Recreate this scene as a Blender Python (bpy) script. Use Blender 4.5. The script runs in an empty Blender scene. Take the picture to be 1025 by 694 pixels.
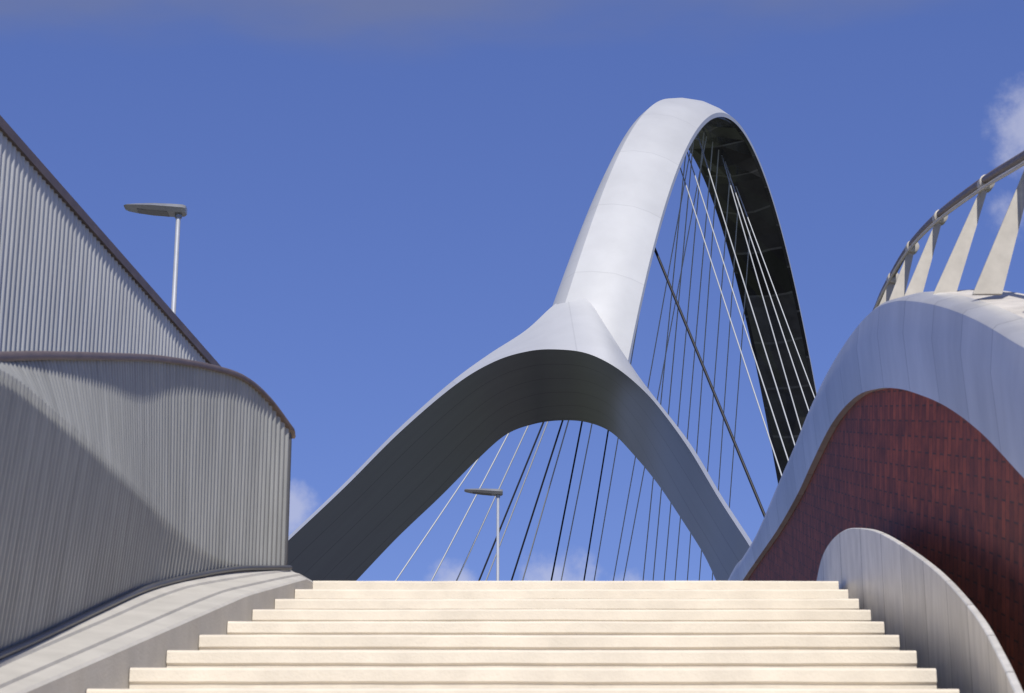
import bpy, math, random
import numpy as np
from mathutils import Vector
random.seed(4)
scene=bpy.context.scene
F=2000.0; TH=math.radians(17.0); CT=math.cos(TH); ST=math.sin(TH); CZ=1.6
CAM=Vector((0,0,CZ))
def ray(px,py):
    u=(px-512.5)/F; v=(347-py)/F
    return Vector((u,CT-v*ST,ST+v*CT))
def P(px,py,D):
    d=ray(px,py); return CAM+d*(D/d.y)
def proj(p):
    r=p-CAM; f=r.y*CT+r.z*ST; up=-r.y*ST+r.z*CT
    return 512.5+F*r.x/f, 347-F*up/f
# ---------- materials ----------
def mat(name,col,rough=0.6,metal=0.0,noise=0.15,scale=6.0,bump=0.0,bscale=60.0,coord='Object',stretch=(1,1,1)):
    m=bpy.data.materials.new(name); m.use_nodes=True
    nt=m.node_tree; b=nt.nodes['Principled BSDF']
    b.inputs['Roughness'].default_value=rough; b.inputs['Metallic'].default_value=metal
    tc=nt.nodes.new('ShaderNodeTexCoord'); mp=nt.nodes.new('ShaderNodeMapping')
    mp.inputs['Scale'].default_value=stretch
    nt.links.new(tc.outputs[coord],mp.inputs[0])
    n=nt.nodes.new('ShaderNodeTexNoise'); n.inputs['Scale'].default_value=scale; n.inputs['Detail'].default_value=7; n.inputs['Roughness'].default_value=0.62
    nt.links.new(mp.outputs[0],n.inputs['Vector'])
    r=nt.nodes.new('ShaderNodeValToRGB')
    r.color_ramp.elements[0].position=0.3; r.color_ramp.elements[1].position=0.7
    lo=[c*(1-noise) for c in col]; hi=[min(1,c*(1+noise)) for c in col]
    r.color_ramp.elements[0].color=(*lo,1); r.color_ramp.elements[1].color=(*hi,1)
    nt.links.new(n.outputs['Fac'],r.inputs[0]); nt.links.new(r.outputs[0],b.inputs['Base Color'])
    if bump>0:
        n2=nt.nodes.new('ShaderNodeTexNoise'); n2.inputs['Scale'].default_value=bscale; n2.inputs['Detail'].default_value=5
        nt.links.new(mp.outputs[0],n2.inputs['Vector'])
        bp=nt.nodes.new('ShaderNodeBump'); bp.inputs['Strength'].default_value=bump; bp.inputs['Distance'].default_value=0.01
        nt.links.new(n2.outputs['Fac'],bp.inputs['Height']); nt.links.new(bp.outputs[0],b.inputs['Normal'])
    return m
def seams(m,sx,sy,depth=0.5,width=0.02,col=(0.015,0.015,0.015)):
    nt=m.node_tree; b=nt.nodes['Principled BSDF']
    src=b.inputs['Base Color'].links[0].from_socket
    uv=nt.nodes.new('ShaderNodeUVMap'); sep=nt.nodes.new('ShaderNodeSeparateXYZ')
    nt.links.new(uv.outputs[0],sep.inputs[0])
    outs=[]
    for ax,s in ((0,sx),(1,sy)):
        if not s: continue
        a=nt.nodes.new('ShaderNodeMath'); a.operation='DIVIDE'; a.inputs[1].default_value=s
        nt.links.new(sep.outputs[ax],a.inputs[0])
        f=nt.nodes.new('ShaderNodeMath'); f.operation='FRACT'; nt.links.new(a.outputs[0],f.inputs[0])
        l=nt.nodes.new('ShaderNodeMath'); l.operation='LESS_THAN'; l.inputs[1].default_value=width/s
        nt.links.new(f.outputs[0],l.inputs[0]); outs.append(l)
    o=outs[0]
    if len(outs)>1:
        mx=nt.nodes.new('ShaderNodeMath'); mx.operation='MAXIMUM'
        nt.links.new(outs[0].outputs[0],mx.inputs[0]); nt.links.new(outs[1].outputs[0],mx.inputs[1]); o=mx
    mm=nt.nodes.new('ShaderNodeMath'); mm.operation='MULTIPLY'; mm.inputs[1].default_value=depth
    nt.links.new(o.outputs[0],mm.inputs[0])
    mix=nt.nodes.new('ShaderNodeMixRGB'); mix.inputs[2].default_value=(*col,1)
    nt.links.new(mm.outputs[0],mix.inputs[0]); nt.links.new(src,mix.inputs[1]); nt.links.new(mix.outputs[0],b.inputs['Base Color'])
    return m
def panels(m,sx,sy,amt):
    nt=m.node_tree; b=nt.nodes['Principled BSDF']; src=b.inputs['Base Color'].links[0].from_socket
    uv=nt.nodes.new('ShaderNodeUVMap'); sn=nt.nodes.new('ShaderNodeVectorMath'); sn.operation='SNAP'; sn.inputs[1].default_value=(sx,sy,1)
    nt.links.new(uv.outputs[0],sn.inputs[0]); wn=nt.nodes.new('ShaderNodeTexWhiteNoise'); nt.links.new(sn.outputs[0],wn.inputs['Vector'])
    mr=nt.nodes.new('ShaderNodeMapRange'); mr.inputs['To Min'].default_value=1-amt; mr.inputs['To Max'].default_value=1+amt; nt.links.new(wn.outputs['Value'],mr.inputs['Value'])
    mu=nt.nodes.new('ShaderNodeMixRGB'); mu.blend_type='MULTIPLY'; mu.inputs[0].default_value=1
    nt.links.new(src,mu.inputs[1]); nt.links.new(mr.outputs[0],mu.inputs[2]); nt.links.new(mu.outputs[0],b.inputs['Base Color']); return m
M_step=mat('cream_concrete',(0.69,0.63,0.53),0.8,0,0.10,4,0.2,90)
M_riser=mat('cream_riser_concrete',(0.66,0.60,0.50),0.85,0,0.10,7,0.2,90)
M_conc=mat('grey_concrete',(0.48,0.46,0.42),0.75,0,0.10,5,0.25,90)
M_string=seams(panels(mat('pale_brushed_panel',(0.66,0.65,0.62),0.45,0.2,0.14,4,0.1,70,'Object',(3,3,1)),0.62,50,0.07),0.62,0,0.55,0.014)
M_fascia=seams(panels(mat('zinc_coping',(0.56,0.56,0.56),0.34,0.5,0.12,3,0.05,40,'Object',(1,1,0.4)),0.75,50,0.11),0.75,0,0.4,0.014)
M_cap=mat('coping_top_stone',(0.52,0.49,0.45),0.8,0,0.2,8,0.3,80)
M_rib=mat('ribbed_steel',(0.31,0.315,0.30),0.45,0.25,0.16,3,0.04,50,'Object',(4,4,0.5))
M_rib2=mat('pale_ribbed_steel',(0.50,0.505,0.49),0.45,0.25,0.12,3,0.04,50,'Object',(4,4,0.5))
M_trim=mat('base_trim_steel',(0.12,0.12,0.12),0.4,0.4,0.1,3)
M_rail=mat('brown_steel_rail',(0.14,0.105,0.09),0.45,0.2,0.2,10)
M_railing=mat('warm_grey_painted_steel',(0.46,0.43,0.375),0.5,0.2,0.12,10)
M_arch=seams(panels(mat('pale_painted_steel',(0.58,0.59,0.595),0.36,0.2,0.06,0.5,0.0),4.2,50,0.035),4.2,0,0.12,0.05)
M_soffit=seams(panels(mat('soffit_steel_painted_shade',(0.065,0.065,0.068),0.18,0.4,0.4,0.6),2.6,50,0.75),2.6,0,0.8,0.12,(0.20,0.20,0.205))  # shade under the arch is painted in as a near-black base colour
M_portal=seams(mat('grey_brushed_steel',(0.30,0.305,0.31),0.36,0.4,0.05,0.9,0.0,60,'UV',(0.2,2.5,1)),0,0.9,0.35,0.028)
M_cableL=mat('galvanised_cable',(0.45,0.47,0.49),0.5,0.2,0.05)
M_cableD=mat('cable_painted_shade',(0.02,0.02,0.025),0.5,0.2,0.05)  # cable steel on its unlit side, shade put into the dark colour
M_pole=mat('galvanised_pole',(0.60,0.61,0.62),0.4,0.4,0.06)
M_lamp=mat('lamp_housing_grey',(0.34,0.35,0.36),0.35,0.5,0.1)
M_lens=mat('lamp_lens',(0.12,0.12,0.12),0.2,0.0,0.05)
M_grass=mat('meadow_grass',(0.065,0.075,0.045),0.9,0,0.4,0.3)
M_asph=mat('grey_paving',(0.20,0.195,0.19),0.85,0,0.2,2,0.2,60)
M_road=mat('dark_deck_asphalt',(0.06,0.06,0.062),0.85,0,0.2,2,0.2,60)
M_brick=bpy.data.materials.new('red_brick'); M_brick.use_nodes=True
nt=M_brick.node_tree; b=nt.nodes['Principled BSDF']; b.inputs['Roughness'].default_value=0.6; b.inputs['Specular IOR Level'].default_value=0.2
uv=nt.nodes.new('ShaderNodeUVMap'); mp=nt.nodes.new('ShaderNodeMapping'); mp.inputs['Rotation'].default_value=(0,0,math.radians(90))
bt=nt.nodes.new('ShaderNodeTexBrick'); bt.inputs['Scale'].default_value=1.0
bt.inputs['Brick Width'].default_value=0.17; bt.inputs['Row Height'].default_value=0.085; bt.inputs['Mortar Size'].default_value=0.005
bt.inputs['Color1'].default_value=(0.31,0.070,0.032,1); bt.inputs['Color2'].default_value=(0.18,0.040,0.020,1); bt.inputs['Mortar'].default_value=(0.08,0.032,0.022,1)
ns=nt.nodes.new('ShaderNodeTexNoise'); ns.inputs['Scale'].default_value=7; ns.inputs['Detail'].default_value=8; ns.inputs['Roughness'].default_value=0.65
nr=nt.nodes.new('ShaderNodeMapRange'); nr.inputs['From Min'].default_value=0.3; nr.inputs['From Max'].default_value=0.7; nr.inputs['To Min'].default_value=0.22; nr.inputs['To Max'].default_value=0.72
mx=nt.nodes.new('ShaderNodeMixRGB'); mx.blend_type='OVERLAY'; mx.inputs[0].default_value=0.85
bp=nt.nodes.new('ShaderNodeBump'); bp.inputs['Strength'].default_value=0.7; bp.inputs['Distance'].default_value=0.008; bp.invert=True
nt.links.new(uv.outputs[0],mp.inputs[0]); nt.links.new(mp.outputs[0],bt.inputs['Vector']); nt.links.new(mp.outputs[0],ns.inputs['Vector'])
nt.links.new(ns.outputs['Fac'],nr.inputs['Value'])
nt.links.new(bt.outputs['Color'],mx.inputs[1]); nt.links.new(nr.outputs[0],mx.inputs[2]); nt.links.new(mx.outputs[0],b.inputs['Base Color'])
nt.links.new(bt.outputs['Fac'],bp.inputs['Height']); nt.links.new(bp.outputs[0],b.inputs['Normal'])
# ---------- helpers ----------
def mesh(name,verts,faces,mats,parent=None,mi=None,uvs=None,smooth=False,angle=35):
    me=bpy.data.meshes.new(name); me.from_pydata([tuple(v) for v in verts],[],faces); 
    if not isinstance(mats,(list,tuple)): mats=[mats]
    for m in mats: me.materials.append(m)
    if mi: 
        for p,i in zip(me.polygons,mi): p.material_index=i
    if uvs:
        l=me.uv_layers.new(name='UVMap')
        for p in me.polygons:
            for li,vi in zip(p.loop_indices,p.vertices): l.data[li].uv=uvs[vi]
    me.update()
    import bmesh
    bm=bmesh.new(); bm.from_mesh(me); bmesh.ops.recalc_face_normals(bm,faces=bm.faces)
    if smooth:
        for f in bm.faces: f.smooth=True
        for e in bm.edges:
            if len(e.link_faces)==2 and e.calc_face_angle(0)>math.radians(angle): e.smooth=False
    bm.to_mesh(me); bm.free()
    o=bpy.data.objects.new(name,me); scene.collection.objects.link(o)
    if parent: o.parent=parent
    return o
def top(name,label,cat,group=None):
    o=bpy.data.objects.new(name,None); o.empty_display_size=0.3; scene.collection.objects.link(o)
    o['label']=label; o['category']=cat
    if group: o['group']=group
    return o
def loft(rings,closed=True,caps=True,segmat=None):
    n=len(rings[0]); V=[p for r in rings for p in r]; Fc=[]; MI=[]; U=[]
    acc=0
    for i,r in enumerate(rings):
        if i: 
            a=sum((Vector(q) for q in rings[i-1]),Vector())/n; c=sum((Vector(q) for q in r),Vector())/n; acc+=(c-a).length
        v=0
        for j,q in enumerate(r):
            if j: v+=(Vector(q)-Vector(r[j-1])).length
            U.append((acc,v))
    m=n if closed else n-1
    for i in range(len(rings)-1):
        for j in range(m):
            k=(j+1)%n
            Fc.append((i*n+j,i*n+k,(i+1)*n+k,(i+1)*n+j)); MI.append(segmat[j] if segmat else 0)
    if closed and caps:
        Fc.append(tuple(range(n))); MI.append(0); Fc.append(tuple(range((len(rings)-1)*n,len(rings)*n))[::-1]); MI.append(0)
    return V,Fc,MI,U
def tube(path,r,n=10):
    rings=[]
    for i,p in enumerate(path):
        a=Vector(path[max(0,i-1)]); c=Vector(path[min(len(path)-1,i+1)]); t=(c-a).normalized()
        s=t.cross(Vector((0,0,1))); 
        if s.length<1e-3: s=Vector((1,0,0))
        s.normalize(); q=s.cross(t)
        rr=r[i] if isinstance(r,(list,tuple)) else r
        rings.append([Vector(p)+s*math.cos(2*math.pi*k/n)*rr+q*math.sin(2*math.pi*k/n)*rr for k in range(n)])
    return loft(rings)
def catmull(rows,per=8):
    rows=[np.array(r,float) for r in rows]; out=[]
    for i in range(len(rows)-1):
        p0=rows[i-1] if i else 2*rows[0]-rows[1]; p1=rows[i]; p2=rows[i+1]; p3=rows[i+2] if i+2<len(rows) else 2*rows[-1]-rows[-2]
        for k in range(per):
            t=k/per
            out.append(0.5*((2*p1)+(-p0+p2)*t+(2*p0-5*p1+4*p2-p3)*t*t+(-p0+3*p1-3*p2+p3)*t**3))
    out.append(rows[-1]); return out
def resample(rows,step):
    A=np.array(rows); d=np.r_[0,np.cumsum(np.linalg.norm(np.diff(A[:,:3],axis=0),axis=1))]
    s=np.append(np.arange(0,d[-1],step),d[-1])
    return s,np.stack([np.interp(s,d,A[:,k]) for k in range(A.shape[1])],1)
# ---------- stairs ----------
def zs(D): return CZ+1.03+(D-7.45)*0.2685
def xl(D): return -1.42+0.077*(D-7.45)
def xr(D): return 1.576+0.073*(D-7.45)
st=top('staircase','pale cream concrete steps rising between curved parapets','staircase')
for i in range(-17,8):
    D=7.45+0.54*i; z=CZ+1.03+0.145*i
    prof=[(0.0,z-0.010),(0.003,z-0.003),(0.010,z),(0.62,z),(0.62,z-0.165),(0.010,z-0.165),(0.010,z-0.060),(0.0,z-0.052)]
    rings=[]
    N=30; j=0
    for k in range(N+1):
        t=k/N; j=0.75*j+random.uniform(-0.0010,0.0010)
        x=xl(D)+(xr(D)-xl(D))*t
        rings.append([Vector((x,D+a,c+(j if c>z-0.07 and a<0.1 else 0))) for a,c in prof])
    V,Fc,MI,U=loft(rings,segmat=[0,0,0,0,0,1,0,0])
    mesh('step',V,Fc,[M_step,M_riser],st,mi=MI,uvs=U)
# ---------- left parapet ----------
LT=[(6,-69,684,357,366),(7,21,646,356,418),(8,90,613,357,468),(9,143,590,359,508),(9.8,195,577,367,545),(10.35,232,571,378,562),(10.75,259,570,399,568),(11.05,285,570,431,569)]
rows=[]
x6=P(-69,684,6); z6b=x6.z; z6t=P(-69,357,6).z; z6c=P(-69,366,6).z
for D in (-2.6,0,3,4.8):
    x=x6.x+0.02*(D-6); dz=0.2685*(D-6); rows.append((x,D,z6b+dz,x,D,z6t+dz,z6c+dz))
for D,px,yb,yr,yc in LT:
    a=P(px,yb,D); c=P(px,yr,D); rows.append((a.x,a.y,a.z,a.x,a.y,c.z,P(px,yc,D).z))
dense=catmull(rows,12)
def ribbed(name,dense,parent,pitch,amp,mat_,zbot=None,shade_crease=False):
    s,A=resample(dense,pitch/10)
    n=len(s); T=np.gradient(A[:,:2],axis=0); T/=np.linalg.norm(T,axis=1)[:,None]; Nn=np.stack([T[:,1],-T[:,0]],1)
    w=np.mod(s/pitch,1); prof=np.clip(np.abs(w-0.5)*5-0.9,0,1)*amp
    rings=[]
    for i in range(n):
        o=Nn[i]*prof[i]
        zb=A[i,2] if zbot is None else zbot
        def pt(z,off=0.0): return Vector((A[i,0]+o[0]+Nn[i,0]*off,A[i,1]+o[1]+Nn[i,1]*off,z))
        if shade_crease:
            zc=max(A[i,6],zb+0.002); h=zc-zb; bul=0.095*h; up=A[i,5]-zc  # bend added so the lower wall leans out of the sun, imitating a shadow
            rings.append([pt(zb),pt(zb+h*0.5,bul*0.5),pt(zc-0.02*min(1,h/0.1),bul*0.98),pt(zc+0.010*min(1,up),bul*0.98),pt(zc+up*0.5,bul*0.5),pt(A[i,5])])
        else: rings.append([pt(zb),pt(A[i,5])])
    V,Fc,MI,U=loft(rings,closed=False); return mesh(name,V,Fc,mat_,parent,uvs=U)
lp=top('metal_parapet','curved ribbed grey steel parapet with brown handrail beside the steps','parapet')
ribbed('panel',dense,lp,0.055,0.012,M_rib,shade_crease=True)
rings=[]
for r in dense[::2]:
    x,y,z=r[3],r[4],r[5]; rings.append([Vector((x-0.03,y,z-0.012)),Vector((x+0.026,y,z-0.016)),Vector((x+0.032,y,z-0.004)),Vector((x+0.028,y,z+0.010)),Vector((x+0.018,y,z+0.016)),Vector((x-0.022,y,z+0.018)),Vector((x-0.034,y,z+0.008))])
rings.append([q+Vector((0.004,0.012,-0.03)) for q in rings[-1]])
V,Fc,MI,U=loft(rings)
mesh('handrail',V,Fc,M_rail,lp,smooth=True,angle=60)
V,Fc,MI,U=tube([Vector((r[0]+0.030,r[1],r[2]+0.008)) for r in dense[::2]],0.014,8)
mesh('base_trim',V,Fc,M_trim,lp,smooth=True,angle=60)
e=dense[-1]
V,Fc,MI,U=tube([Vector((e[0],e[1]+0.01,0)),Vector((e[0],e[1]+0.01,e[5]))],0.014,8); mesh('end_post',V,Fc,M_trim,lp,smooth=True,angle=60)
# kerb
cb=top('concrete_kerb','grey concrete kerb running up beside the cream steps','kerb')
rings=[]
for r in dense[::3]+[dense[-1]]:
    D=r[1]; h=0.085 if D<9.5 else 0.085-(D-9.5)*0.034
    xi=xl(D)-0.004
    mid=(r[0]*0.30+xi*0.70); m2=(r[0]*0.75+xi*0.25)
    zi=zs(D)+h; 
    rings.append([Vector((xi,D,0)),Vector((xi,D,zi-0.01)),Vector((xi-0.012,D,zi)),Vector((mid,D,zi+0.010)),Vector((mid-0.003,D,zi+0.022)),Vector((m2,D,zi+0.034)),Vector((m2-0.004,D,zi+0.046)),Vector((r[0]+0.0,D,max(r[2]+0.002,zi+0.050))),Vector((r[0]-0.12,D,r[2]+0.002)),Vector((r[0]-0.12,D,0))])
D2=11.35; zt=zs(11.23); q=xl(D2)
rings.append([Vector((q,D2,0)),Vector((q,D2,zt)),Vector((q-0.01,D2,zt+0.01)),Vector((q-.02,D2,zt+0.012)),Vector((q-.025,D2,zt+0.02)),Vector((q-.05,D2,zt+0.022)),Vector((q-.055,D2,zt+0.03)),Vector((q-.1,D2,zt+0.03)),Vector((q-.2,D2,zt+0.03)),Vector((q-.2,D2,0))])
V,Fc,MI,U=loft(rings); mesh('kerb_body',V,Fc,M_conc,cb,uvs=U,smooth=True,angle=20)
# outer wall
ow=top('metal_wall','tall ribbed pale steel wall with dark sloping coping','wall')
a=P(0,126,9.2); c=P(214,367,12.3); dirv=(c-a)
rows=[]
for t in (-3.2,-1,0,0.5,1,1.3):
    q=a+dirv*t; rows.append((q.x,q.y,0.0,q.x,q.y,a.z+(c.z-a.z)*t))
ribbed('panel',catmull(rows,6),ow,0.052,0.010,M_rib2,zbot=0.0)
rings=[]
for r in rows:
    p=Vector((r[3],r[4],r[5])); rings.append([p+Vector((0.026,0,-0.03)),p+Vector((0.026,0,0.025)),p+Vector((-0.06,0,0.025)),p+Vector((-0.06,0,-0.03))])
V,Fc,MI,U=loft(rings); mesh('coping',V,Fc,M_rail,ow)
# ---------- right wall ----------
RT=[(6.2,1150,600,450),(7.2,1062,515,360),(7.7,1025,475,336),(8.5,985,433,315),(9.3,950,407,303),(10,920,394,298),(10.5,900,389,299),(11.1,880,389.5,308),(11.9,858,398,331),(13,835,424,366),(14.2,815,463,406),(15.3,800,495,442),(17,780,530,487),(18.8,760,559,532),(20.3,745,581,557),(22,730,606,580)]
rows=[]
for D in (-2.6,0,3): 
    x=P(1150,600,6.2).x-0.05*(6.2-D)*0.6; rows.append((x,D,zs(D)+0.25,zs(D)+0.75))
for D,px,yb,yt in RT:
    q=P(px,yb,D); rows.append((q.x,D,q.z,P(px,yt,D).z))
q=rows[-1]; rows.append((q[0]+0.15,30,q[2],q[3])); rows.append((q[0]+0.5,44,q[2],q[3]))
dr=catmull(rows,8)
bw=top('brick_wall','dark red brick wall with broad pale zinc coping beside the steps','wall')
rings=[];U=[];acc=0
for i,r in enumerate(dr):
    if i: acc+=math.hypot(r[0]-dr[i-1][0],r[1]-dr[i-1][1])
    rings.append([Vector((r[0]+0.03,r[1],0)),Vector((r[0]+0.03,r[1],r[2]+0.05)),Vector((r[0]+0.38,r[1],r[2]+0.05)),Vector((r[0]+0.38,r[1],0))])
    for p in rings[-1]: U.append((acc+(p.z-r[2])*0.35,p.z-0.27*acc))
V,Fc,MI,_=loft(rings); mesh('wall',V,Fc,M_brick,bw,uvs=U)
rings=[]
for r in dr:
    x,y,zb,zt_=r; rings.append([Vector((x-0.015,y,zb)),Vector((x-0.035,y,zb+(zt_-zb)*0.62)),Vector((x-0.012,y,zt_-0.02)),Vector((x+0.01,y,zt_)),Vector((x+0.12,y,zt_+0.03)),Vector((x+0.40,y,zt_+0.045)),Vector((x+0.40,y,zb)),Vector((x+0.05,y,zb))])
V,Fc,MI,U=loft(rings,segmat=[0,0,0,0,1,1,1,0]); mesh('coping',V,Fc,[M_fascia,M_cap],bw,mi=MI,uvs=U,smooth=True,angle=30)
# side wall
SR=[(5.4,1042,760),(5.8,1030,727),(6.2,1016,694),(6.8,998,655),(7.5,975,615),(8.5,940,575),(9.4,905,548),(10.2,879,533),(10.7,862,529),(11.15,847,530),(11.6,833,540),(12.0,823,557),(12.4,817,582),(12.8,812,610)]
rows=[]
for D in (-2.6,0,3): rows.append((xr(D)+0.03,D,zs(D)+0.06))
for D,px,py in SR:
    q=P(px,py,D); rows.append((q.x,D,q.z))
ds=catmull(rows,8); rings=[]
for x,y,z in ds:
    rings.append([Vector((x,y,0)),Vector((x,y,z-0.004)),Vector((x+0.004,y,z)),Vector((x+0.026,y,z)),Vector((x+0.03,y,z-0.004)),Vector((x+0.03,y,0))])
V,Fc,MI,U=loft(rings)
sw=top('steel_side_wall','low thin pale grey panelled wall curving over beside the steps','wall')
mesh('wall_body',V,Fc,M_string,sw,uvs=U,smooth=True,angle=25)
# ---------- railing ----------
rg=top('steel_railing','curved warm grey steel railing with tapered leaning posts on the coping','railing')
RR=[(8.0,1085,118),(9.0,1025,156),(9.9,985,181),(11.2,940,215),(12.3,912,245),(13.1,893,276),(13.8,880,303)]
pts=[(P(px,py,D)) for D,px,py in RR]
pts=[Vector((pts[0].x,6.5,pts[0].z-0.5))]+pts+[Vector((2.75,14.8,4.55+CZ)),Vector((3.1,16,4.5+CZ))]
dd=[Vector(k) for k in catmull([tuple(p) for p in pts],8)]
V,Fc,MI,U=tube(dd,0.022,12); mesh('rail',V,Fc,M_rail,rg,smooth=True,angle=60)
V,Fc,MI,U=tube([p+Vector((-0.035,0,-0.06)) for p in dd],0.010,8); mesh('rail',V,Fc,M_railing,rg,smooth=True,angle=60)
PO=[(8.2,1045,287,1078,122,.2),(9.0,988,290,1034,158,.17),(9.9,944,293,987,184,.14),(11.2,912,297,941,218,.12),(12.3,895,303,913,248,.11),(13.1,882,312,894,279,.10)]
for D,bx,by,tx,ty,w in PO:
    p=P(bx,by+5,D); t=P(tx,ty,D); n=10; rings=[]
    for k in range(n+1):
        s=k/n; c=p.lerp(t,s); ww=w*0.62*(1-s)/2+0.017; th=0.012
        rings.append([c+Vector((-ww,-th,0)),c+Vector((ww,-th,0)),c+Vector((ww,th,0)),c+Vector((-ww,th,0))])
    V,Fc,MI,U=loft(rings); mesh('post',V,Fc,M_railing,rg)
    V,Fc,MI,U=tube([t+Vector((0,-0.035,0)),t+Vector((0,-0.03,0)),t+Vector((0,0.03,0)),t+Vector((0,0.035,0))],[0.034,0.042,0.042,0.034],16); mesh('clamp',V,Fc,M_railing,rg,smooth=True,angle=50)
# ---------- arch bridge ----------
br=top('arch_bridge','pale grey steel arch bridge with forked legs and stay cables','bridge')
SL=0.36
AX=Vector((SL,1,0)).normalized(); RV=Vector((AX.y,-AX.x,0))
DP=82.5
def ribc(D):
    return Vector((2.6+SL*(D-64.5),D,CZ+35.2-0.0475*(D-DP)**2))
def flare(D): return 0.60*math.exp(-max(0,D-64)/3.0)
def ribw(D): return 2.85-0.15*(D-65)/32
def rsec(D):
    w=ribw(D); f=flare(D)
    return [(w*.5,-.40),(w*.5,-.22),(w*.36,.12),(w*.18,.42),(-w*.06-f*.3,.62),(-w*.24-f*.6,.66),(-w*.36-f*.8,.45),(-w*.5-f,-.10),(-w*.5-f,-.40)]
rings=[]
N=90
for k in range(N+1):
    D=64.0+(102.2-64.0)*k/N
    c=ribc(D); t=(ribc(D+0.05)-ribc(D-0.05)).normalized(); nn=RV.cross(t); 
    if nn.z<0: nn=-nn
    rings.append([c+RV*a+nn*b_ for a,b_ in rsec(D)])
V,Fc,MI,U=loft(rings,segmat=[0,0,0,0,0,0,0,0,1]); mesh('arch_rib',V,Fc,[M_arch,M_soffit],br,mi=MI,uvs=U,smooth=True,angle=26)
st_=np.arange(70,101,1.6); rings=[]
for i,D in enumerate(st_):
    c=ribc(D); t=(ribc(D+0.05)-ribc(D-0.05)).normalized(); nn=RV.cross(t)
    if nn.z<0: nn=-nn
    w=ribw(D)*0.44; dd_=0.70 if i%2 else 0.50; k=0.40 if i%2 else 0.12
    rings.append([c+RV*a-nn*b_ for a,b_ in((-w,.38),(-w,.41),(-k,dd_),(k,dd_),(w,.41),(w,.38))])
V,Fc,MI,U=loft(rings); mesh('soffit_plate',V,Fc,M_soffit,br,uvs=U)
p0=Vector((2.5,62,CZ+20.5)); td=Vector((-2.4,-6,-9.5)); n0=RV.cross(td).normalized()
def PP(px,py,off):
    d=ray(px,py); q=p0+AX*off
    return CAM+d*((q-CAM).dot(n0)/d.dot(n0))
PT=[
(292,538,358,580,290,536,-1.8,2.6,1.0),
(345,488,398,538,343,485.5,-1.8,2.6,1.0),
(400,433,440,498,398,430,-1.9,2.7,1.0),
(455,386,478,460,451,383,-2.0,2.8,1.2),
(495,362,507,435,489,355,-2.0,2.9,1.6),
(530,351.5,535,424.5,526,331,-2.0,3.0,2.0),
(560,350,562,421,555,305,-2.0,3.0,2.4),
(588,354,588,423,575,295,-2.0,3.0,2.4),
(615,367,612,433,588,299,-2.0,2.8,2.3),
(640,387,634,455,606,326,-1.8,2.4,2.0),
(661,410,658,484,641,379,-1.5,2.0,1.4),
(690,450,683,521,690,443,-1.3,1.6,1.0),
(720,500,706,558,722,496,-1.2,1.6,1.0),
(748,543,722,594,751,540,-1.2,1.6,1.0)]
dp=catmull(PT,8); rings=[]
for r in dp:
    f=PP(r[0],r[1],r[6]); i_=PP(r[2],r[3],r[7]); R=PP(r[4],r[5],r[8])
    bx=r[2]*0.8+r[0]*0.2; by=r[3]*0.8+r[1]*0.2
    B=PP(bx,by,r[7]+1.2)
    rings.append([f,i_,B,R])
def ext(r1,r2,zt):
    c1=sum(r1,Vector())/4; c2=sum(r2,Vector())/4; d=(c1-c2); d=d/abs(d.z)
    return [q+d*(c1.z-zt) for q in r1]
rings=[ext(rings[0],rings[4],0.0)]+rings+[ext(rings[-1],rings[-5],0.0)]
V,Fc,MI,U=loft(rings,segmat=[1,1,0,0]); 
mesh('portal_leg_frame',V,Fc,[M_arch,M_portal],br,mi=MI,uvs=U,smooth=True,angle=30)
cx=ribc(DP)
V2=[Vector((2*cx.x-v.x,2*cx.y-v.y,v.z)) for v in V]
mesh('portal_leg_frame',V2,Fc,[M_arch,M_portal],br,mi=MI,uvs=U,smooth=True,angle=30)
# cables
ZD=CZ+2.0; HW=10.5
def edge(D,s): 
    c=Vector((2.6+SL*(D-64.5),D,0)); q=c+RV*s*HW; q.z=ZD; return q
CL=[]
for i,(x,sl_) in enumerate(((395,.69),(437,.44),(462,.34),(479,.27),(489,.26),(514,.215),(524,.21),(552,.19),(562,.19),(585,.165),(595,.165),(614,.19),(624,.19))):
    CL.append((-1,x,580,x+sl_*140,440,1 if i in(3,5,7,9) else 0))
for i,(x,xt) in enumerate(((645,683),(656,691),(667,700),(678,709),(690,718),(702,728),(714,739),(727,750))):
    CL.append((-1,x,560,xt,185+max(0,i-4)*20,0))
CL+=[(1,656,255,765,512,2),(1,683,180,782,475,0),(1,696,172,788,455,0),(1,709,165,794,440,0),(1,724,160,801,425,0),(1,740,162,807,405,0),(1,760,195,812,390,0)]
for s,x1,y1,x2,y2,dk in CL:
    best=None
    for Dt in np.arange(66,101,0.5):
        tt=ribc(Dt); tt=tt-Vector((0,0,0.6)); a=proj(tt)
        for Db in np.arange(52,126,1.0):
            e=edge(Db,s); c=proj(e)
            if abs(c[1]-a[1])<1: continue
            f=lambda y: a[0]+(c[0]-a[0])*(y-a[1])/(c[1]-a[1])
            err=abs(f(y1)-x1)+abs(f(y2)-x2)+0.04*abs(Db-Dt)
            if a[1]>min(y1,y2): err+=(a[1]-min(y1,y2))*0.5
            if best is None or err<best[0]: best=(err,Dt,Db,tt,e)
    V,Fc,MI,U=tube([best[3],best[4]],(0.026,0.034,0.05)[dk],8)
    mesh('cable',V,Fc,M_cableD if dk else M_cableL,br,smooth=True,angle=60)
rings=[]
for D in (46,122):
    c=Vector((2.6+SL*(D-64.5),D,0)); rings.append([c+RV*a+Vector((0,0,z)) for a,z in((-12,ZD-0.3),(-12,ZD),(12,ZD),(12,ZD-0.3),(8,ZD-1.4),(-8,ZD-1.4))])
V,Fc,MI,U=loft(rings); mesh('deck',V,Fc,M_road,br)
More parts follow.
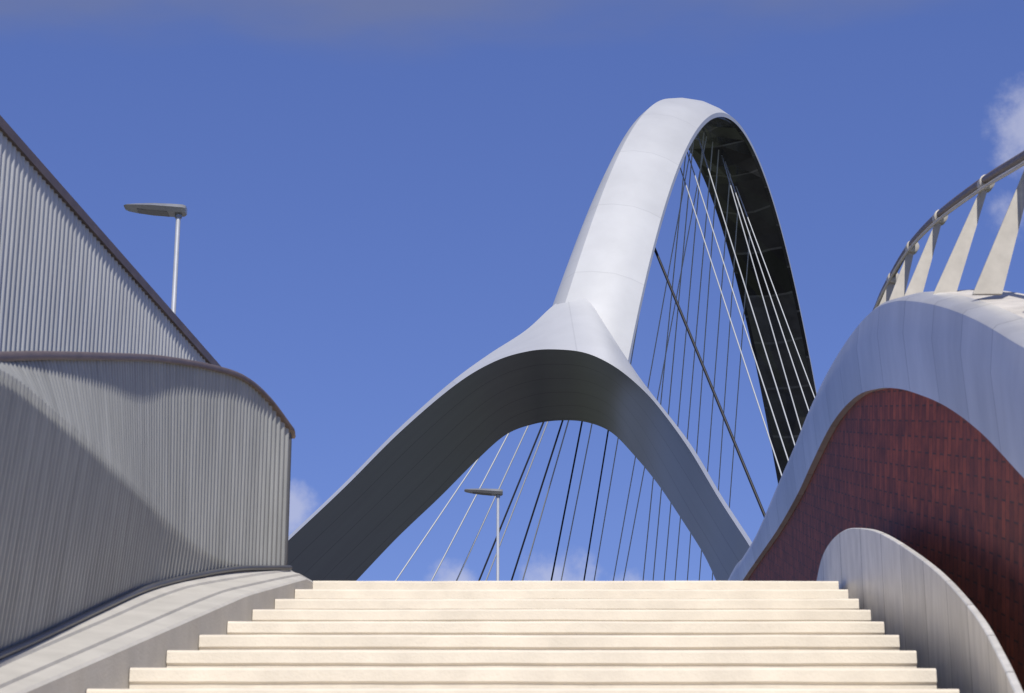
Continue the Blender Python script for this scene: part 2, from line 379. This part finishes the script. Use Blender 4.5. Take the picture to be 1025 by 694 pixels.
def slab(name,poly,zt,th,m):
    n=len(poly); V=[Vector((x,y,zt)) for x,y in poly]+[Vector((x,y,zt-th)) for x,y in poly]
    Fc=[tuple(range(n)),tuple(range(2*n-1,n-1,-1))]+[(i,(i+1)%n,(i+1)%n+n,i+n) for i in range(n)]
    return mesh(name,V,Fc,m)
o=slab('pavement',[(-1.15,11.7),(1.9,11.7),(2.05,16),(2.3,20),(3.0,45),(9,45),(9,51),(-12,46),(-12,17),(-2.2,17),(-1.5,13)],zs(11.23)-0.006,0.5,M_asph); o['kind']='structure'
bpy.ops.mesh.primitive_plane_add(size=6000,location=(0,0,-0.004)); g=bpy.context.object; g.name='ground'; g.data.materials.append(M_grass); g['kind']='structure'
# ---------- lamps ----------
def lamp(px,py_top,D,label,first=None):
    p=P(px,py_top,D); z0=zs(11.23)
    o=bpy.data.objects.new('street_lamp',None); scene.collection.objects.link(o); o['label']=label; o['category']='street lamp'; o['group']='street lamps along the bridge approach'
    o.location=(p.x,p.y,z0)
    H=p.z-z0
    if first is None:
        V,Fc,MI,U=tube([Vector((0,0,0)),Vector((0,0,1.2)),Vector((0,0,1.25)),Vector((0,0,H-0.03))],[0.06,0.06,0.034,0.028],14); pole=mesh('pole',V,Fc,M_pole,o,smooth=True,angle=50)
        rings=[]
        for x,w,zt,zb in((0.09,0.07,0.004,-0.075),(0.06,0.11,0.010,-0.085),(-0.05,0.13,0.014,-0.085),(-0.3,0.15,0.018,-0.062),(-0.5,0.13,0.018,-0.036),(-0.60,0.11,0.016,-0.018),(-0.635,0.08,0.012,-0.008)):
            rings.append([Vector((x,-w,(zt+zb)/2)),Vector((x,-w*0.7,zt)),Vector((x,w*0.7,zt)),Vector((x,w,(zt+zb)/2)),Vector((x,w*0.7,zb)),Vector((x,-w*0.7,zb))])
        rings=[[q+Vector((0,0,H)) for q in r] for r in rings]
        V,Fc,MI,U=loft(rings); hd=mesh('lamp_head',V,Fc,M_lamp,o,smooth=True,angle=40)
        V=[Vector((-0.12,-0.09,H-0.083)),Vector((-0.12,0.09,H-0.083)),Vector((-0.48,0.08,H-0.044)),Vector((-0.48,-0.08,H-0.044))]
        V+= [v+Vector((0,0,0.02)) for v in V]
        ln=mesh('lens',V,[(0,1,2,3),(4,5,6,7),(0,1,5,4),(1,2,6,5),(2,3,7,6),(3,0,4,7)],M_lens,o)
        V,Fc,MI,U=tube([Vector((0,0,H-0.13)),Vector((0,0,H-0.04))],0.042,12); cl=mesh('collar',V,Fc,M_lamp,o,smooth=True,angle=50)
        return o,[pole,hd,ln,cl]
    for c in first[1]:
        k=c.copy(); scene.collection.objects.link(k); k.parent=o
    return o,[]
l1=lamp(179,208,22.0,'slim grey street lamp standing behind the ribbed parapet'); H1=P(179,208,22).z-zs(11.23)
best=min(np.arange(25,60,0.1),key=lambda D:abs(P(498.5,491,D).z-zs(11.23)-H1))
lamp(498.5,491,float(best),'slim grey street lamp standing beyond the top of the steps',(l1[0],l1[1],H1))
# ---------- camera, sun, sky ----------
cam=bpy.data.cameras.new('camera'); co=bpy.data.objects.new('camera',cam); scene.collection.objects.link(co); scene.camera=co
co.location=CAM; co.rotation_euler=(math.pi/2+TH,0,0); cam.sensor_width=36; cam.lens=36*F/1025; cam.clip_end=8000; cam.clip_start=0.05
cam.dof.use_dof=True; cam.dof.focus_distance=62; cam.dof.aperture_fstop=10
el=math.radians(49); az=math.radians(177)
ts=Vector((math.sin(az)*math.cos(el),math.cos(az)*math.cos(el),math.sin(el)))
sl=bpy.data.lights.new('sun','SUN'); sl.energy=4.4; sl.angle=math.radians(0.5); sl.color=(1,0.95,0.87)
so=bpy.data.objects.new('sun',sl); scene.collection.objects.link(so); so.rotation_euler=ts.to_track_quat('Z','Y').to_euler(); so.location=(0,-10,30)
w=bpy.data.worlds.new('World'); scene.world=w; w.use_nodes=True; nt=w.node_tree
bg=nt.nodes['Background']; bg.inputs[1].default_value=0.1
sk=nt.nodes.new('ShaderNodeTexSky'); sk.sky_type='NISHITA'; sk.sun_disc=False; sk.sun_elevation=el; sk.sun_rotation=az; sk.dust_density=0.3; sk.ozone_density=3; sk.air_density=1.0
mul=nt.nodes.new('ShaderNodeMixRGB'); mul.blend_type='MULTIPLY'; mul.inputs[0].default_value=1; mul.inputs[2].default_value=(0.81,0.81,1.20,1)
nt.links.new(sk.outputs[0],mul.inputs[1])
ev=nt.nodes.new('ShaderNodeMixRGB'); ev.inputs[0].default_value=0.4; ev.inputs[2].default_value=(0.96,1.66,4.9,1); nt.links.new(mul.outputs[0],ev.inputs[1])
tc=nt.nodes.new('ShaderNodeTexCoord')
def cloudblob(px,py,rad,soft):
    d=ray(px,py).normalized()
    vd=nt.nodes.new('ShaderNodeVectorMath'); vd.operation='DISTANCE'; vd.inputs[1].default_value=d
    nt.links.new(tc.outputs['Generated'],vd.inputs[0])
    mr=nt.nodes.new('ShaderNodeMapRange'); mr.inputs['From Min'].default_value=rad/F; mr.inputs['From Max'].default_value=0; mr.inputs['To Min'].default_value=0; mr.inputs['To Max'].default_value=soft
    nt.links.new(vd.outputs['Value'],mr.inputs['Value']); return mr.outputs[0]
def mth(op,a,b_):
    m=nt.nodes.new('ShaderNodeMath'); m.operation=op
    for k,x in enumerate((a,b_)):
        if isinstance(x,(int,float)): m.inputs[k].default_value=x
        else: nt.links.new(x,m.inputs[k])
    return m.outputs[0]
n1=nt.nodes.new('ShaderNodeTexNoise'); n1.inputs['Scale'].default_value=55; n1.inputs['Detail'].default_value=9; n1.inputs['Roughness'].default_value=0.6
nt.links.new(tc.outputs['Generated'],n1.inputs['Vector'])
bl=None
for q in ((1045,130,78,1.1),(1010,215,45,.6),(450,596,50,1.0),(560,594,65,1.0),(290,508,46,1.1),(625,598,45,.8)):
    c=cloudblob(*q); bl=c if bl is None else mth('MAXIMUM',bl,c)
fac=mth('ADD',bl,n1.outputs['Fac'])
mr=nt.nodes.new('ShaderNodeMapRange'); mr.interpolation_type='SMOOTHSTEP'; mr.inputs['From Min'].default_value=0.75; mr.inputs['From Max'].default_value=1.3; mr.inputs['To Max'].default_value=0.55; nt.links.new(fac,mr.inputs['Value'])
n2=nt.nodes.new('ShaderNodeTexNoise'); n2.inputs['Scale'].default_value=9; n2.inputs['Detail'].default_value=6
mp=nt.nodes.new('ShaderNodeMapping'); mp.inputs['Scale'].default_value=(1,1,3.5); nt.links.new(tc.outputs['Generated'],mp.inputs[0]); nt.links.new(mp.outputs[0],n2.inputs['Vector'])
sp=nt.nodes.new('ShaderNodeSeparateXYZ'); nt.links.new(tc.outputs['Generated'],sp.inputs[0])
hz=nt.nodes.new('ShaderNodeMapRange'); hz.interpolation_type='SMOOTHSTEP'; hz.inputs['From Min'].default_value=0.422; hz.inputs['From Max'].default_value=0.466
hin=mth('ADD',sp.outputs[2],mth('MULTIPLY',mth('SUBTRACT',n2.outputs['Fac'],0.5),0.06)); hin=mth('SUBTRACT',hin,mth('MULTIPLY',sp.outputs[0],0.04)); nt.links.new(hin,hz.inputs['Value'])
hf=mth('MULTIPLY',hz.outputs[0],0.8)
c0=nt.nodes.new('ShaderNodeMixRGB'); c0.inputs[2].default_value=(1.6,1.95,3.6,1)
nt.links.new(hf,c0.inputs[0]); nt.links.new(ev.outputs[0],c0.inputs[1])
cm=nt.nodes.new('ShaderNodeMixRGB'); cm.inputs[2].default_value=(6.2,6.3,7.6,1)
nt.links.new(mr.outputs[0],cm.inputs[0]); nt.links.new(c0.outputs[0],cm.inputs[1]); nt.links.new(cm.outputs[0],bg.inputs[0])
scene.view_settings.view_transform='Standard'; scene.view_settings.look='None'; scene.view_settings.exposure=0
